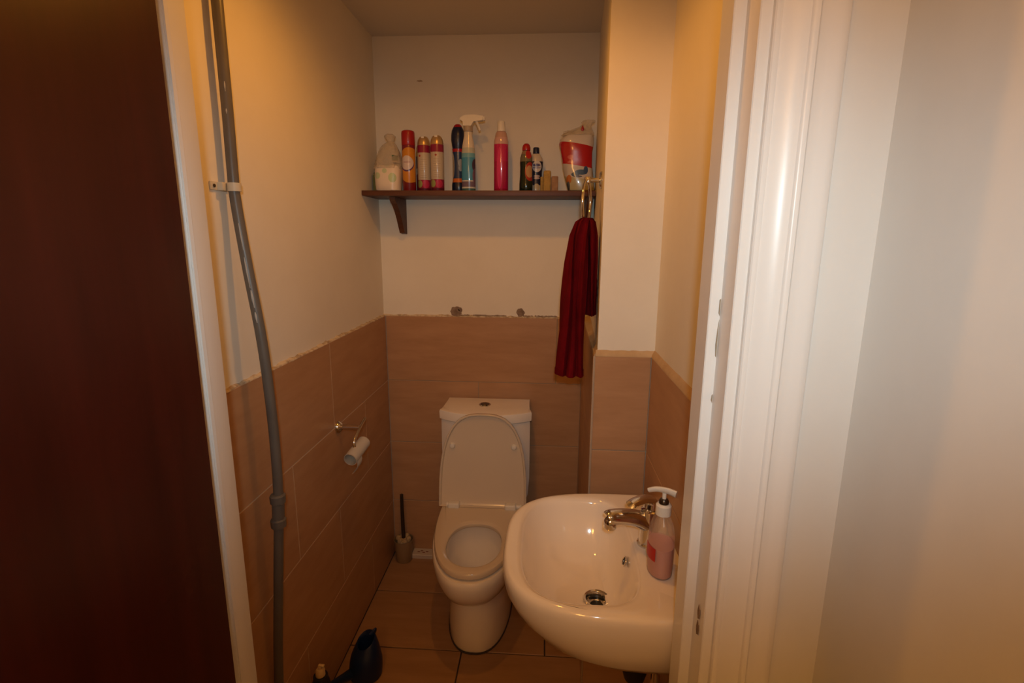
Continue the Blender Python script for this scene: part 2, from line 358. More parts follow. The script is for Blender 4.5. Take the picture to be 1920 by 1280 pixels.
# ceiling downlight (out of view, the room's warm lamp)
dl = thing('ceiling_downlight', 'warm recessed ceiling downlight over the toilet room', 'lamp', (LAMP[0], LAMP[1], ZC))
obj('bezel', lathe([(.062, 0), (.062, -.004), (.052, -.009), (.040, -.009), (.040, 0)], (LAMP[0], LAMP[1], ZC), 36, cap0=False, cap1=False), 'chrome', dl)
obj('lamp_glass', lathe([(.039, -.003), (.036, -.006), (.001, -.008)], (LAMP[0], LAMP[1], ZC), 28), 'glow', dl)

# unseen hall lamp behind the viewpoint; globe shape made up for soft warm fill
hp = thing('unseen_hall_lamp', 'unseen warm hall lamp, its globe form added for soft fill light', 'lamp', (-.35, -.60, ZC))
obj('globe', lathe([(.11*math.sin(PI*i/16)+.0005, -.11*math.cos(PI*i/16)) for i in range(17)], (-.35, -.60, 1.97), 28), 'globe', hp)
obj('cord', tube([(-.35, -.60, 2.08), (-.35, -.60, 2.2), (-.35, -.60, ZC-.005)], .004, 8), 'white_plastic', hp)
obj('ceiling_rose', lathe([(.045, 0), (.045, -.008), (.020, -.025), (.006, -.028)], (-.35, -.60, ZC), 24), 'white_plastic', hp)

# ------------------------------------------------------------------ toilet
TX = -.240
t = thing('toilet', 'white close-coupled toilet with its seat down and lid up', 'toilet', (TX, 1.9, 0))
outer = [(.000, .128, .345, 2.5), (.012, .130, .350, 2.5), (.06, .128, .346, 2.5), (.16, .124, .338, 2.5), (.222, .123, .338, 2.5), (.238, .128, .352, 2.45), (.262, .140, .388, 2.4),
         (.292, .157, .424, 2.35), (.325, .170, .446, 2.3), (.352, .177, .457, 2.3), (.375, .179, .461, 2.3), (.392, .1785, .460, 2.3), (.399, .175, .455, 2.3)]
rings = [supx(TX, 1.975 if z < .24 else 1.940, a, bf, .235, nf, 9, z) for z, a, bf, nf in outer]
rings += [supx(TX, 1.69, .118, .150, .150, 2.2, 2.4, .400), supx(TX, 1.69, .112, .142, .142, 2.2, 2.4, .396), supx(TX, 1.69, .116, .148, .148, 2.2, 2.4, .37), supx(TX, 1.70, .108, .135, .135, 2.2, 2.3, .31),
          supx(TX, 1.715, .082, .10, .10, 2, 2.2, .24), supx(TX, 1.73, .052, .06, .06, 2, 2, .19), supx(TX, 1.74, .03, .035, .035, 2, 2, .16)]
bowl = obj('bowl', loft(rings), 'ceramic', t)
obj('water', lathe([(.0, 0), (.066, 0), (.066, .002), (.0, .002)], (TX, 1.722, .214), 28), 'water', t)
obj('base_sealant', loft([supx(TX, 1.975, .131, .353, .236, 2.5, 9, .0), supx(TX, 1.975, .1322, .355, .237, 2.5, 9, .003), supx(TX, 1.975, .1295, .350, .235, 2.5, 9, .007)], False, False), 'grout_dark', t)
# cistern with bowed front, lid with hollowed corners
def cist(dx, dy, z): 
    o = []; W = .190+dx
    for i in range(25): x = -1+2*i/24; o.append((TX+x*W, 2.062-dy-.062*(1-x*x)**.9 if abs(x) < 1 else 2.062-dy, z))
    for i in range(1, 9): a = i/8; o.append((TX+W-.016*math.sin(a*PI/2)*(1 if dx > 0 else .3), 2.062-dy+(.158+dy)*a, z))
    for i in range(8, 0, -1): a = i/8; o.append((TX-W+.016*math.sin(a*PI/2)*(1 if dx > 0 else .3), 2.062-dy+(.158+dy)*a, z))
    return o
obj('cistern', loft([cist(-.012, -.012, .398), cist(-.006, -.006, .42), cist(0, 0, .50), cist(0, 0, .758), cist(-.006, -.005, .760)]), 'ceramic', t)
cl = obj('cistern_lid', loft([cist(.002, .002, .7615), cist(.006, .006, .764), cist(.007, .007, .796), cist(.005, .005, .802), cist(-.002, -.002, .8045)]), 'ceramic', t)
fb = obj('flush_button', lathe([(.026, 0), (.026, .003), (.023, .0055), (.021, .0045), (.0005, .0045)], (-.250, 2.128, .8043), 32), 'chrome', cl)
obj('button_well', lathe([(.020, 0), (.019, .0012), (.0005, .0010)], (-.250, 2.128, .8090), 28), 'dark_metal', cl)
# seat ring
SO = lambda k, z: supx(TX, 1.925, .171-k, .430-k, .012, 2.3, 6, z)
SI = lambda k, z: supx(TX, 1.682, .100+k, .134+k, .134+k, 2.15, 2.3, z)
seat = obj('seat', loft([SO(.004, .4035), SO(0, .408), SO(0, .418), SO(.004, .4235), SO(.014, .426), SI(.018, .4255), SI(.008, .4235), SI(.001, .418), SI(0, .410), SI(.003, .4035)], closed=True), 'seat', t)
# raised lid: outline in its own plane, leaning on the cistern
def lid_pt(u, v, d):                                   # u across, v up the lid, d towards the viewer
    a = math.radians(9.0); return (TX+.001+u, 1.938+v*math.sin(a)*.66-d*math.cos(a), .430+v*math.cos(a)+d*math.sin(a)*.3)
def lid_ring(k, d, N=56):
    o = []
    for i in range(N):
        th = 2*PI*(i+.5)/N; c, s = math.cos(th), math.sin(th)
        if s >= 0: o.append(lid_pt((.182-k)*sg(c, 2/2.9), (.392-k)*sg(s, 2/2.9), d))
        else: o.append(lid_pt((.182-k)*sg(c, .2), -.004+k*.3, d))
    return o
lid = obj('lid', loft([lid_ring(.012, -.014), lid_ring(.003, -.012), lid_ring(0, -.004), lid_ring(0, .010), lid_ring(.003, .0125), lid_ring(.007, .011), lid_ring(.011, .002), lid_ring(.045, -.004), lid_ring(.10, -.005)]), 'seat', t)
for u in (-.127, .127):
    p = lid_pt(u, .255, .001); obj('bumper', lathe([(.0115, -.012), (.0125, 0), (.010, .008), (.001, .011)], (0, 0, 0), 16) if False else ([(p[0]+x, p[1]-z, p[2]+y) for x, y, z in lathe([(.0115, -.006), (.0118, .003), (.009, .008), (.001, .010)], (0, 0, 0), 16)[0]], lathe([(1, 0), (1, 1), (1, 2), (1, 3)], (0, 0, 0), 16)[1]), 'white_plastic', lid)
for u in (-.118, .118):
    h = obj('hinge', join(bbox(TX+u-.024, TX+u+.024, 1.915, 1.945, .418, .446, .007, 3), ([(TX+u+math.copysign(.024, u)+z, 1.930+x, .434+y) for x, y, z in lathe([(.010, -.006), (.010, .020), (.007, .023)], (0, 0, 0), 16)[0]], lathe([(1, 0), (1, 1), (1, 2)], (0, 0, 0), 16)[1])), 'white_plastic', t)

# ------------------------------------------------------------------ wash basin
b = thing('wash_basin', 'white wall-hung ceramic wash basin with a chrome mixer tap', 'wash basin', (XR-.06, 1.13, .55))
BY = 1.130
def bas(k, z, sx=1, sy=1, n=3.1, nr=14):               # outline held against the wall, shrunk by k or scaled
    a = (.330-k)*sx; cx = XR-.08*1; 
    return sup2(XR-.080-0*a, BY, a, .0795, (.256-k)*sy, n, nr, z)
def bin_(k, z, dx=0): return sup2(.105+dx, BY, .150-k, .120-k*.8, .213-k*1.25, 3.0, 3.6, z)
rings = [bas(0, .590, .22, .45, 2.2, 4), bas(0, .598, .45, .60, 2.3, 6), bas(0, .622, .66, .76, 2.5, 9), bas(0, .660, .83, .89, 2.7, 12), bas(0, .705, .935, .955, 2.9), bas(0, .745, .985, .99), bas(0, .775), bas(.001, .788), bas(.005, .7955), bas(.010, .7985), bas(.016, .7992),
         bin_(-.010, .7990), bin_(-.003, .7975), bin_(.0015, .7935), bin_(.0045, .786), bin_(.009, .770), bin_(.018, .742, .002), bin_(.032, .71, .004), bin_(.052, .682, .008), bin_(.078, .667, .014), bin_(.105, .6615, .022), sup2(.140, 1.115, .030, .030, .030, 2, 2, .6590), sup2(.142, 1.108, .026, .026, .026, 2, 2, .657), sup2(.142, 1.108, .0255, .0255, .0255, 2, 2, .625)]
obj('bowl', loft(rings), 'ceramic', b)
dr = obj('drain', lathe([(.0335, .0015), (.031, .0050), (.027, .0035), (.0245, -.003), (.0235, -.018), (.001, -.018)], (.142, 1.108, .6590), 30, cap0=False), 'chrome', b)
obj('drain_hole', lathe([(.0175, 0), (.016, .003), (.001, .003)], (.142, 1.108, .6415), 24), 'black', dr)
def ringx(c, r0, r1, d, nrm, n=24):
    nrm = Vector(nrm).normalized(); a = nrm.orthogonal().normalized(); bb = nrm.cross(a); c = Vector(c)
    return loft([[tuple(c+a*(r*math.cos(2*PI*i/n))+bb*(r*math.sin(2*PI*i/n))+nrm*h) for i in range(n)] for r, h in ((r1, 0), (r1, d), ((r0+r1)/2, d*1.5), (r0, d), (r0, -.001))], False, False)
ov = obj('overflow', ringx((.2095, 1.135, .748), .009, .0125, .0025, (-1, 0, .30)), 'chrome', b)
nrm = Vector((-1, 0, .30)).normalized()
ov2 = obj('overflow_hole', loft([[tuple(Vector((.2095, 1.135, .748))+nrm*.0008+Vector((0, 1, 0))*(r*math.cos(2*PI*i/20))+Vector((.29, 0, .957))*(r*math.sin(2*PI*i/20))) for i in range(20)] for r in (.0095, .001)], False, True), 'black', ov)
# mixer tap
tp = obj('tap', join(lathe([(.027, 0), (.027, .006), (.023, .010), (.0215, .05), (.023, .075), (.022, .092), (.012, .098), (.001, .099)], (.262, 1.135, .797), 28),
        tube(smooth_path([(.262, 1.135, .850), (.235, 1.130, .866), (.20, 1.120, .876), (.168, 1.110, .879), (.160, 1.1075, .8765)], 6), lambda s: (.0215-.004*s, .022-.003*s), 16),
        lathe([(.0135, -.020), (.0150, -.018), (.0150, 0), (.012, .004)], (.1655, 1.109, .872), 20)), 'chrome', b)
obj('lever', tube(smooth_path([(.262, 1.135, .893), (.262, 1.135, .912), (.248, 1.125, .921), (.226, 1.108, .924), (.208, 1.095, .921)], 6), lambda s: (.013-.004*s, .018-.003*s), 14), 'chrome', tp)
# waste and supply pipes under the basin
obj('waste_trap', join(lathe([(.019, .03), (.019, -.06)], (.142, 1.112, .575), 18), lathe([(.030, 0), (.0325, -.01), (.0325, -.145), (.026, -.172), (.001, -.178)], (.252, 1.150, .575), 24), tube(smooth_path([(.142, 1.112, .53), (.16, 1.125, .515), (.252, 1.15, .51)], 5), .018, 12), tube([(.252, 1.15, .50), (.30, 1.16, .50), (XR, 1.17, .50)], .017, 12)), 'black', b)
for yy in (1.095, 1.128): obj('supply_pipe', tube(smooth_path([(.285, yy+.02, .60), (.292, yy, .50), (.297, yy, .40), (.297, yy, .0)], 5), .0075, 10), 'chrome', b)

# soap dispenser on the basin
sd = thing('soap_dispenser', 'clear pump dispenser of pink hand soap on the basin edge', 'soap dispenser', (.266, 1.030, .799))
obj('bottle', lathe([(.030, .0), (.034, .004), (.036, .03), (.036, .075), (.033, .105), (.026, .125), (.016, .137), (.0145, .142)], (.266, 1.030, .7995), 32, .78, 1.1), 'clear', sd)
obj('liquid_soap', lathe([(.028, .0), (.0325, .004), (.0342, .03), (.0342, .070), (.001, .0702)], (.266, 1.030, .801), 32, .78, 1.1), 'pink_soap', sd)
def wrap(c, r, a0, a1, z0, z1, n=8, sx=1, sy=1, d=.0008):
    V = []; Fc = []
    for k, rr in enumerate((r, r+d)):
        for i in range(n+1):
            a = a0+(a1-a0)*i/n
            for z in (z0, z1): V.append((c[0]+rr*sx*math.cos(a), c[1]+rr*sy*math.sin(a), c[2]+z))
    m = (n+1)*2
    for i in range(n):
        q = i*2; Fc += [(q, q+2, q+3, q+1), (m+q, m+q+1, m+q+3, m+q+2), (q, m+q, m+q+2, q+2), (q+1, q+3, m+q+3, m+q+1)]
    Fc += [(0, 1, m+1, m), (2*n, m+2*n, m+2*n+1, 2*n+1)]
    return V, Fc
obj('label_patch', wrap((.266, 1.030, .7995), .0362, PI*.95, PI*1.28, .042, .072, 8, .78, 1.1), 'label_red', sd)
pm = obj('pump', join(lathe([(.0165, .139), (.0165, .160), (.013, .164)], (.266, 1.030, .7995), 24), lathe([(.0045, .160), (.0045, .188)], (.266, 1.030, .7995), 12), tube(smooth_path([(.288, 1.018, .9905), (.272, 1.027, .9935), (.252, 1.038, .9915), (.236, 1.047, .984)], 5), lambda s: (.0065-.002*s, .013-.007*s), 14)), 'white_plastic', sd)
obj('pump_collar', lathe([(.0105, .163), (.0105, .170), (.008, .174), (.0045, .175)], (.266, 1.030, .7995), 20), 'dark_metal', pm)

# ------------------------------------------------------------------ shelf and brackets
SZ = 1.700
sh = thing('wall_shelf', 'narrow brown wooden wall shelf holding cleaning bottles', 'shelf', (-.27, 2.14, SZ-.02))
obj('board', bbox(XL-TH+.001, .188, 2.032, YB+TH-.001, SZ-.020, SZ, .002, 2), 'shelf', sh)
for x in (-.612, .172):
    pts = [(2.075, SZ-.0205), (2.075, SZ-.034), (2.10, SZ-.046), (2.135, SZ-.072), (2.165, SZ-.105), (2.19, SZ-.14), (2.205, SZ-.160), (YB+TH-.001, SZ-.165), (YB+TH-.001, SZ-.0205)]
    obj('bracket', loft([[(xx, y, z) for y, z in pts] for xx in (x-.011, x+.011)]), 'shelf', sh, False)

# ------------------------------------------------------------------ things on the shelf
def at(x, y=2.125): return (x, y, SZ)
# olive carton in the corner
o = tag(obj('carton', join(bbox(-.712, -.684, 2.15, 2.20, SZ, SZ+.072, .002), bbox(-.710, -.688, 2.155, 2.195, SZ+.0722, SZ+.082, .003)), 'carton'), 'small olive green box in the shelf corner behind the wrapped pack', 'box')
# film-wrapped pack with green dots
c = at(-.634, 2.115)
pk = thing('wrapped_pack', 'white pack with pale green dots in a tied clear plastic bag', 'bag', c)
dots = [((-.034, -.040, .060), .0125, (.52, .60, .36), (1, .4, 1)), ((.026, -.045, .052), .0155, (.50, .60, .33), (1, .4, .85)), ((-.004, -.048, .078), .0095, (.54, .61, .38), (1, .4, 1)), ((.006, -.046, .106), .012, (.58, .62, .44), (1, .4, .8))]
pmat = band_mat('dotted_pack_print', [(0, (.80, .68, .54))], .4, .2, dots)
def lump(c, prof, n=40, amp=.05, seed=1, sx=1, sy=.85, fq=5, nx=3):
    rnd = random.Random(seed); ph = [rnd.uniform(0, 6.28) for _ in range(6)]
    return loft([[(c[0]+ox+r*sx*sg(math.cos(2*PI*i/n), 2/nx)*(1+amp*math.sin(fq*2*PI*i/n+ph[0]+z*60)+amp*.6*math.sin((fq+4)*2*PI*i/n+ph[1]-z*40)), c[1]+r*sy*sg(math.sin(2*PI*i/n), 2/nx)*(1+amp*math.sin(fq*2*PI*i/n+ph[2]+z*50)), c[2]+z) for i in range(n)] for r, z, ox in prof])
obj('pack', lump(c, [(.044, .001, 0), (.049, .006, 0), (.051, .03, 0), (.053, .06, 0), (.053, .085, .002), (.050, .098, .002), (.040, .104, .002)], amp=.018, seed=3), pmat, pk)
obj('bag_film', lump(c, [(.0545, .088, .001), (.0555, .096, .001), (.053, .115, .002), (.046, .14, .004), (.036, .165, .006), (.027, .18, .009), (.013, .192, .012), (.019, .205, .011), (.022, .214, .010), (.012, .222, .010)], amp=.05, seed=5, fq=7, nx=2.4), 'film', pk)
obj('print_patch', wrap((c[0]+.004, c[1], c[2]), .046, PI*1.66, PI*1.86, .118, .138, 6, 1, .9), mat('green_print', (.06, .13, .06), .5), pk)
obj('print_patch', wrap((c[0]+.004, c[1], c[2]), .050, PI*1.68, PI*1.88, .104, .110, 6, 1, .9), mat('dark_print', (.05, .04, .05), .5), pk)
# red furniture-polish type aerosol
c = at(-.548, 2.105)
a1 = thing('aerosol_can', 'tall red aerosol can with an orange panel and white round label', 'aerosol can', c)
rm = band_mat('red_can_print', [(0, (.17, .006, .010)), (.16, (.20, .010, .03))], .32, .24, [((.008, -.026, .100), .050, (.60, .23, .02), (1, .1, .75)), ((-.002, -.026, .104), .0255, (.10, .03, .12), (1, .1, .9)), ((-.002, -.026, .109), .0245, (.62, .52, .50), (1, .1, .9)), ((-.002, -.026, .112), .012, (.50, .36, .36), (.8, .1, 3))])
obj('can', lathe([(.0245, 0), (.026, .003), (.026, .172), (.0255, .175)], c, 32), rm, a1)
obj('cap', lathe([(.0255, .1755), (.0262, .177), (.0262, .222), (.0245, .229), (.019, .232), (.001, .2325)], c, 32), 'red_cap', a1)
# multicoloured aerosol standing behind
c = at(-.512, 2.185)
a2 = thing('aerosol_can', 'dark aerosol can with gold top half hidden behind the others', 'aerosol can', c)
obj('can', lathe([(.024, 0), (.0255, .003), (.0255, .160), (.024, .166)], c, 28), band_mat('dark_can_print', [(0, (.22, .01, .03)), (.075, (.55, .42, .33)), (.098, (.10, .012, .06)), (.115, (.012, .014, .05)), (.145, (.60, .36, .06))], .32, .24), a2)
obj('cap', lathe([(.024, .1665), (.0235, .180), (.018, .194), (.010, .200), (.001, .201)], c, 28), 'gold', a2)
# two air fresheners
def airf(x, y, label, k):
    c = at(x, y); a = thing('air_freshener', label, 'aerosol can', c, 'gold-topped air fresheners on the shelf')
    lines = [((.002, -.026, .055+.0085*i), .0155-.002*(i % 3), (.42, .34, .26), (1, .1, 9)) for i in range(9)]
    bm_ = band_mat('air_freshener_print', [(0, (.10, .010, .022)), (.014, (.24, .012, .035)), (.016, (.30, .02, .06)), (.046, (.52, .44, .34)), (.150, (.27, .015, .055)), (.178, (.5, .34, .18))], .32, .24,
                   lines+[((-.014, -.024, .031), .011, (.30, .33, .10), (1, .1, .75)), ((.010, -.026, .030), .013, (.50, .03, .09), (1, .1, .8)), ((-.012*k, -.026, .138), .004, (.35, .05, .04), (1, .1, 1))])
    obj('can', lathe([(.0245, 0), (.0262, .003), (.0262, .176), (.0255, .179)], c, 32), bm_, a)
    cp = obj('cap', lathe([(.0255, .1795), (.0252, .188), (.0225, .200), (.0175, .209), (.012, .213), (.001, .2135)], c, 32), 'gold', a)
    obj('nozzle', bbox(c[0]-.006, c[0]+.006, c[1]-.0195, c[1]-.010, c[2]+.2035, c[2]+.2125, .0025), 'white_plastic', cp)
airf(-.491, 2.125, 'gold-topped magenta and cream air freshener next to the red aerosol', 1)
airf(-.4335, 2.105, 'gold-topped magenta and cream air freshener next to the navy bottle', 0)
# navy bottle with red tip
c = at(-.358, 2.155)
nb = thing('cleaner_bottle', 'navy bottle of toilet cleaner with bulbous neck and red tip', 'bottle', c)
obj('bottle', lathe([(.024, 0), (.0265, .004), (.0265, .03), (.0235, .048), (.0225, .10), (.0225, .165), (.0235, .170)], c, 32, 1, .8), band_mat('navy_bottle_print', [(0, (.006, .012, .035)), (.040, (.55, .13, .02)), (.055, (.02, .045, .12)), (.158, (.40, .012, .02))], .3, .26, [((.012, -.02, .115), .008, (.35, .36, .38), (1, .1, .5)), ((.012, -.02, .095), .007, (.30, .32, .36), (1, .1, .6)), ((-.0215, -.004, .105), .052, (.40, .32, .24), (6, .1, 1))]), nb)
obj('cap', lathe([(.0215, .1705), (.0245, .185), (.0275, .205), (.0272, .222), (.0245, .240), (.0185, .252)], c, 32, 1, .85), 'navy', nb)
obj('tip', lathe([(.0180, .2525), (.0150, .259), (.0095, .264), (.001, .2655)], c, 24, 1, .85), 'red_cap', nb)
# trigger spray
c = at(-.308, 2.100)
sp = thing('spray_bottle', 'trigger spray bottle of teal liquid with a white head', 'spray bottle', c)
obj('bottle', lathe([(.026, 0), (.0275, .004), (.0275, .125), (.0265, .150), (.0225, .180), (.0165, .210), (.0155, .226)], c, 32, 1, .72), band_mat('spray_bottle_print', [(0, (.05, .12, .11)), (.012, (.50, .50, .46)), (.018, (.14, .10, .15)), (.038, (.45, .45, .43)), (.043, (.045, .25, .42)), (.128, (.14, .36, .46)), (.145, (.45, .47, .40)), (.165, (.66, .58, .47))], .25, .26, [((.027, -.004, .10), .024, (.05, .03, .06), (2.2, .1, 1)), ((.027, -.004, .060), .028, (.16, .09, .14), (3, .1, 1))]), sp)
obj('collar', lathe([(.0175, .2265), (.0180, .228), (.0180, .2445), (.015, .246)], c, 24), mat('pale_brown_collar', (.42, .33, .24), .5), sp)
hd = obj('spray_head', join(loft([[(c[0]+x, c[1]+y, c[2]+z) for x, z in ((-.018, .246), (.012, .246), (.022, .262), (.058, .266), (.060, .281), (.030, .286), (-.010, .286), (-.030, .276), (-.030, .268), (-.020, .262))] for y in (-.012, .012)]), bbox(c[0]+.059, c[0]+.066, c[1]-.008, c[1]+.008, c[2]+.266, c[2]+.281, .002)), 'white_plastic', sp)
obj('trigger', tube(smooth_path([(c[0]+.030, c[1], c[2]+.266), (c[0]+.038, c[1], c[2]+.250), (c[0]+.046, c[1], c[2]+.230)], 5), lambda s: (.0045-.002*s, .008-.002*s), 10), 'white_plastic', hd)
# pink bottle
c = at(-.180, 2.115)
pb = thing('cleaner_bottle', 'slim bottle of bright pink liquid with a pale pointed cap', 'bottle', c)
obj('bottle', lathe([(.026, 0), (.0285, .004), (.0285, .188), (.0270, .198), (.0215, .222), (.0175, .228)], c, 32, 1, .8), band_mat('pink_bottle_print_highlight', [(0, (.30, .006, .035)), (.012, (.42, .010, .07)), (.115, (.50, .012, .10)), (.180, (.60, .36, .32)), (.205, (.55, .33, .26))], .2, .27, [((-.004, -.024, .09), .078, (.62, .03, .15), (7, .1, 1))], coat=.4), pb)  # tall oval patch is a highlight painted into the pink
obj('cap', lathe([(.0165, .2285), (.0170, .230), (.0145, .262), (.0130, .2655), (.001, .266)], c, 24), 'white_plastic', pb)
# dark green bottle
c = at(-.080, 2.095)
gb = thing('cleaner_bottle', 'dark green bottle with a red domed cap and red oval label', 'bottle', c)
obj('bottle', lathe([(.024, 0), (.0262, .004), (.0262, .030), (.0240, .060), (.0235, .09), (.0245, .110), (.0235, .128), (.0175, .148), (.0135, .154)], c, 32, 1, .8), band_mat('green_bottle_print', [(0, (.003, .011, .006)), (.112, (.15, .13, .075)), (.140, (.26, .16, .09))], .14, .2, [((.016, -.014, .075), .030, (.33, .03, .02), (1.5, .1, .85)), ((.014, -.016, .075), .018, (.45, .26, .12), (1.3, .1, .8)), ((.010, -.018, .14), .014, (.40, .02, .02), (1.2, .1, .8))], coat=.05), gb)
obj('cap', lathe([(.0155, .1545), (.0160, .156), (.0160, .166), (.0130, .175), (.0075, .180), (.001, .181)], c, 24), 'red_cap', gb)
# white and navy bottle
c = at(-.043, 2.165)
wb = thing('cleaner_bottle', 'curvy white bottle with navy label and navy cap behind the green bottle', 'bottle', c)
obj('bottle', lathe([(.025, 0), (.0275, .004), (.0275, .02), (.0245, .05), (.0245, .08), (.0275, .105), (.0285, .120), (.0255, .135), (.0175, .149), (.013, .153)], c, 32, 1, .75), band_mat('white_bottle_print', [(0, (.42, .38, .33)), (.006, (.45, .42, .36)), (.03, (.012, .014, .04)), (.122, (.62, .52, .40))], .3, .2, [((.004, -.020, .103), .0185, (.62, .58, .55), (1, .1, .85)), ((.003, -.020, .108), .012, (.10, .09, .20), (.8, .1, 2.2)), ((.003, -.020, .098), .013, (.30, .27, .36), (.8, .1, 4)), ((.004, -.018, .066), .010, (.50, .40, .38), (.8, .1, 2.4)), ((.004, -.018, .058), .010, (.50, .40, .38), (.8, .1, 2.4)), ((.004, -.02, .022), .012, (.45, .36, .22), (1, .1, .8))]), wb)
obj('cap', lathe([(.0125, .1535), (.0130, .155), (.0125, .174), (.0105, .177), (.001, .1775)], c, 24), 'navy', wb)
# sponges / blocks standing on end
tag(obj('sponge', join(bbox(-.012, .018, 2.105, 2.165, SZ, SZ+.083, .008, 3)), 'sponge'), 'taller yellow sponge block standing beside the white and navy bottle', 'sponge', 'sponge blocks on the shelf')
tag(obj('sponge', bbox(.0195, .047, 2.110, 2.165, SZ, SZ+.062, .005, 3), 'sponge_brown'), 'shorter brown sponge block leaning by the taller yellow one', 'sponge', 'sponge blocks on the shelf')
tag(obj('sponge', bbox(-.024, -.0125, 2.13, 2.17, SZ, SZ+.062, .004, 3), 'sponge'), 'thin yellow sponge slice between white bottle and taller sponge', 'sponge', 'sponge blocks on the shelf')
# half-empty plastic sack with red print
c = at(.122, 2.125)
sk = thing('plastic_bag', 'half-empty clear plastic bag with red band and blue bird print', 'bag', c)
def sack(k=0, z0=0, z1=1, m=1.0):
    prof = [(.030, .0, .018), (.043, .008, .016), (.047, .03, .012), (.047, .06, .006), (.048, .09, .0), (.050, .12, -.004), (.053, .15, -.006), (.055, .18, -.008), (.053, .20, -.006), (.046, .212, .000)]
    P_ = [(r+k, z, ox) for r, z, ox in prof if z0 <= z <= z1]; return P_
smat = band_mat('bag_print', [(0, (.42, .36, .20)), (.052, (.52, .46, .40)), (.098, (.42, .006, .012)), (.178, (.62, .55, .48))], .25, .25,
    [((-.034, -.03, .048), .010, (.45, .14, .03), (1, .1, .6)), ((-.01, -.036, .066), .014, (.06, .09, .13), (.9, .1, 1.6)), ((.012, -.036, .074), .020, (.05, .10, .18), (.8, .1, 2)), ((.030, -.034, .082), .012, (.03, .07, .16), (1.4, .1, .8)), ((.0, -.036, .058), .012, (.10, .10, .12), (.7, .1, 3)), ((-.036, -.028, .020), .016, (.08, .09, .10), (2.4, .1, .8)),
     ((-.030, -.036, .130), .012, (.55, .10, .09), (1, .1, 1.5)), ((-.028, -.036, .112), .011, (.55, .12, .10), (.8, .1, 2.2))], coat=.4, tilt=.16)
obj('filled_bag', lump(c, sack(), amp=.035, seed=11, sx=1.18, sy=.72, fq=4, nx=2.6), smat, sk)
obj('bag_top', lump(c, [(.054, .2125, -.004), (.050, .222, .004), (.035, .236, .014), (.019, .247, .026), (.016, .255, .032), (.022, .263, .036), (.019, .270, .040)], amp=.10, seed=12, sx=1.1, sy=.6, fq=5, nx=2), 'film', sk)
obj('red_drop_print', lathe([(.001, -.008), (.006, -.004), (.0065, 0), (.0035, .007), (.0005, .013)], (c[0]+.012, c[1]-.036, c[2]+.232), 14, 1, .25), 'red_cap', sk)
obj('film_flap', lump((c[0]-.030, c[1], c[2]), [(.027, .200, -.001), (.026, .215, -.004), (.022, .228, -.007), (.008, .233, -.006)], amp=.06, seed=14, sx=1, sy=.3, fq=4, nx=2), 'film', sk)

# ------------------------------------------------------------------ towel ring and towel
RX, RY, RZ = .128, 1.632, 1.633
tr = thing('towel_ring', 'chrome towel ring fixed to the side of the pier', 'towel ring', (.1695, RY, 1.695))
obj('wall_plate', ([(.1690-z, RY+x, 1.695+y) for x, y, z in lathe([(.026, 0), (.026, .004), (.022, .008), (.001, .009)], (0, 0, 0), 28)[0]], lathe([(1, 0)]*4, (0, 0, 0), 28)[1]), 'chrome', tr)
obj('post', join(tube([(.163, RY, 1.695), (.131, RY, 1.695), (.120, RY, 1.695)], .0075, 14), lathe([(.001, -.012), (.010, -.009), (.0115, 0), (.010, .009), (.001, .012)], (RX-.002, RY, 1.695), 18)), 'chrome', tr)
ang = math.radians(15)
ring_pts = [(RX-.004+.064*math.sin(2*PI*i/56)*math.sin(ang)+.0, RY+.064*math.sin(2*PI*i/56)*math.cos(ang), RZ-.002+.064*math.cos(2*PI*i/56)) for i in range(56)]
obj('ring', tube(ring_pts, .0046, 12, closed=True), 'chrome', tr)
# towel: one long fold in front, a shorter one behind, joined over the ring
def fold(rows_, N=60, seed=1, fq=3, amp=.35):
    rnd = random.Random(seed); ph = [rnd.uniform(0, 6.28) for _ in range(5)]; rings = []
    for z, cx, cy, hx, hy in rows_:
        r = []
        for i in range(N):
            t_ = 2*PI*i/N; c_, s_ = math.cos(t_), math.sin(t_)
            wv = 1+amp*math.sin(fq*t_+ph[0]+z*2.2)*.45+amp*.3*math.sin((2*fq+1)*t_+ph[1]-z*5)
            r.append((cx+hx*sg(c_, .75)*wv+.004*math.sin(11*z+3*t_), cy+hy*sg(s_, .8)*(1+.17*math.sin(9*t_+ph[2]+z*1.6)+.06*math.sin(15*t_+ph[3]-z*2)), z))
        rings.append(r)
    return rings
def interp(keys, n):
    out = []
    for i in range(n):
        s = i/(n-1)*(len(keys)-1); k = min(int(s), len(keys)-2); f_ = s-k; f2 = f_*f_*(3-2*f_)*.5+f_*.5
        out.append(tuple(a+(b_-a)*f2 for a, b_ in zip(keys[k], keys[k+1])))
    return out
tw = thing('hand_towel', 'dark red terry hand towel draped through the chrome ring', 'towel', (.11, 1.63, 1.09))
k1 = [(1.583, .121, 1.630, .012, .036), (1.572, .113, 1.630, .018, .042), (1.53, .104, 1.628, .023, .050), (1.45, .099, 1.624, .027, .056), (1.33, .095, 1.620, .031, .062), (1.22, .092, 1.617, .034, .066), (1.14, .090, 1.614, .036, .068), (1.098, .089, 1.612, .037, .068)]
obj('long_fold', loft(fold(interp(k1, 46), seed=4, fq=3, amp=.55), True, True), 'towel', tw)
k2 = [(1.583, .131, 1.634, .010, .034), (1.570, .139, 1.636, .013, .040), (1.53, .145, 1.638, .014, .046), (1.45, .1485, 1.640, .0135, .052), (1.35, .149, 1.640, .0135, .056), (1.285, .149, 1.640, .0135, .058)]
obj('short_fold', loft(fold(interp(k2, 34), seed=9, fq=3, amp=.16)), 'towel', tw)
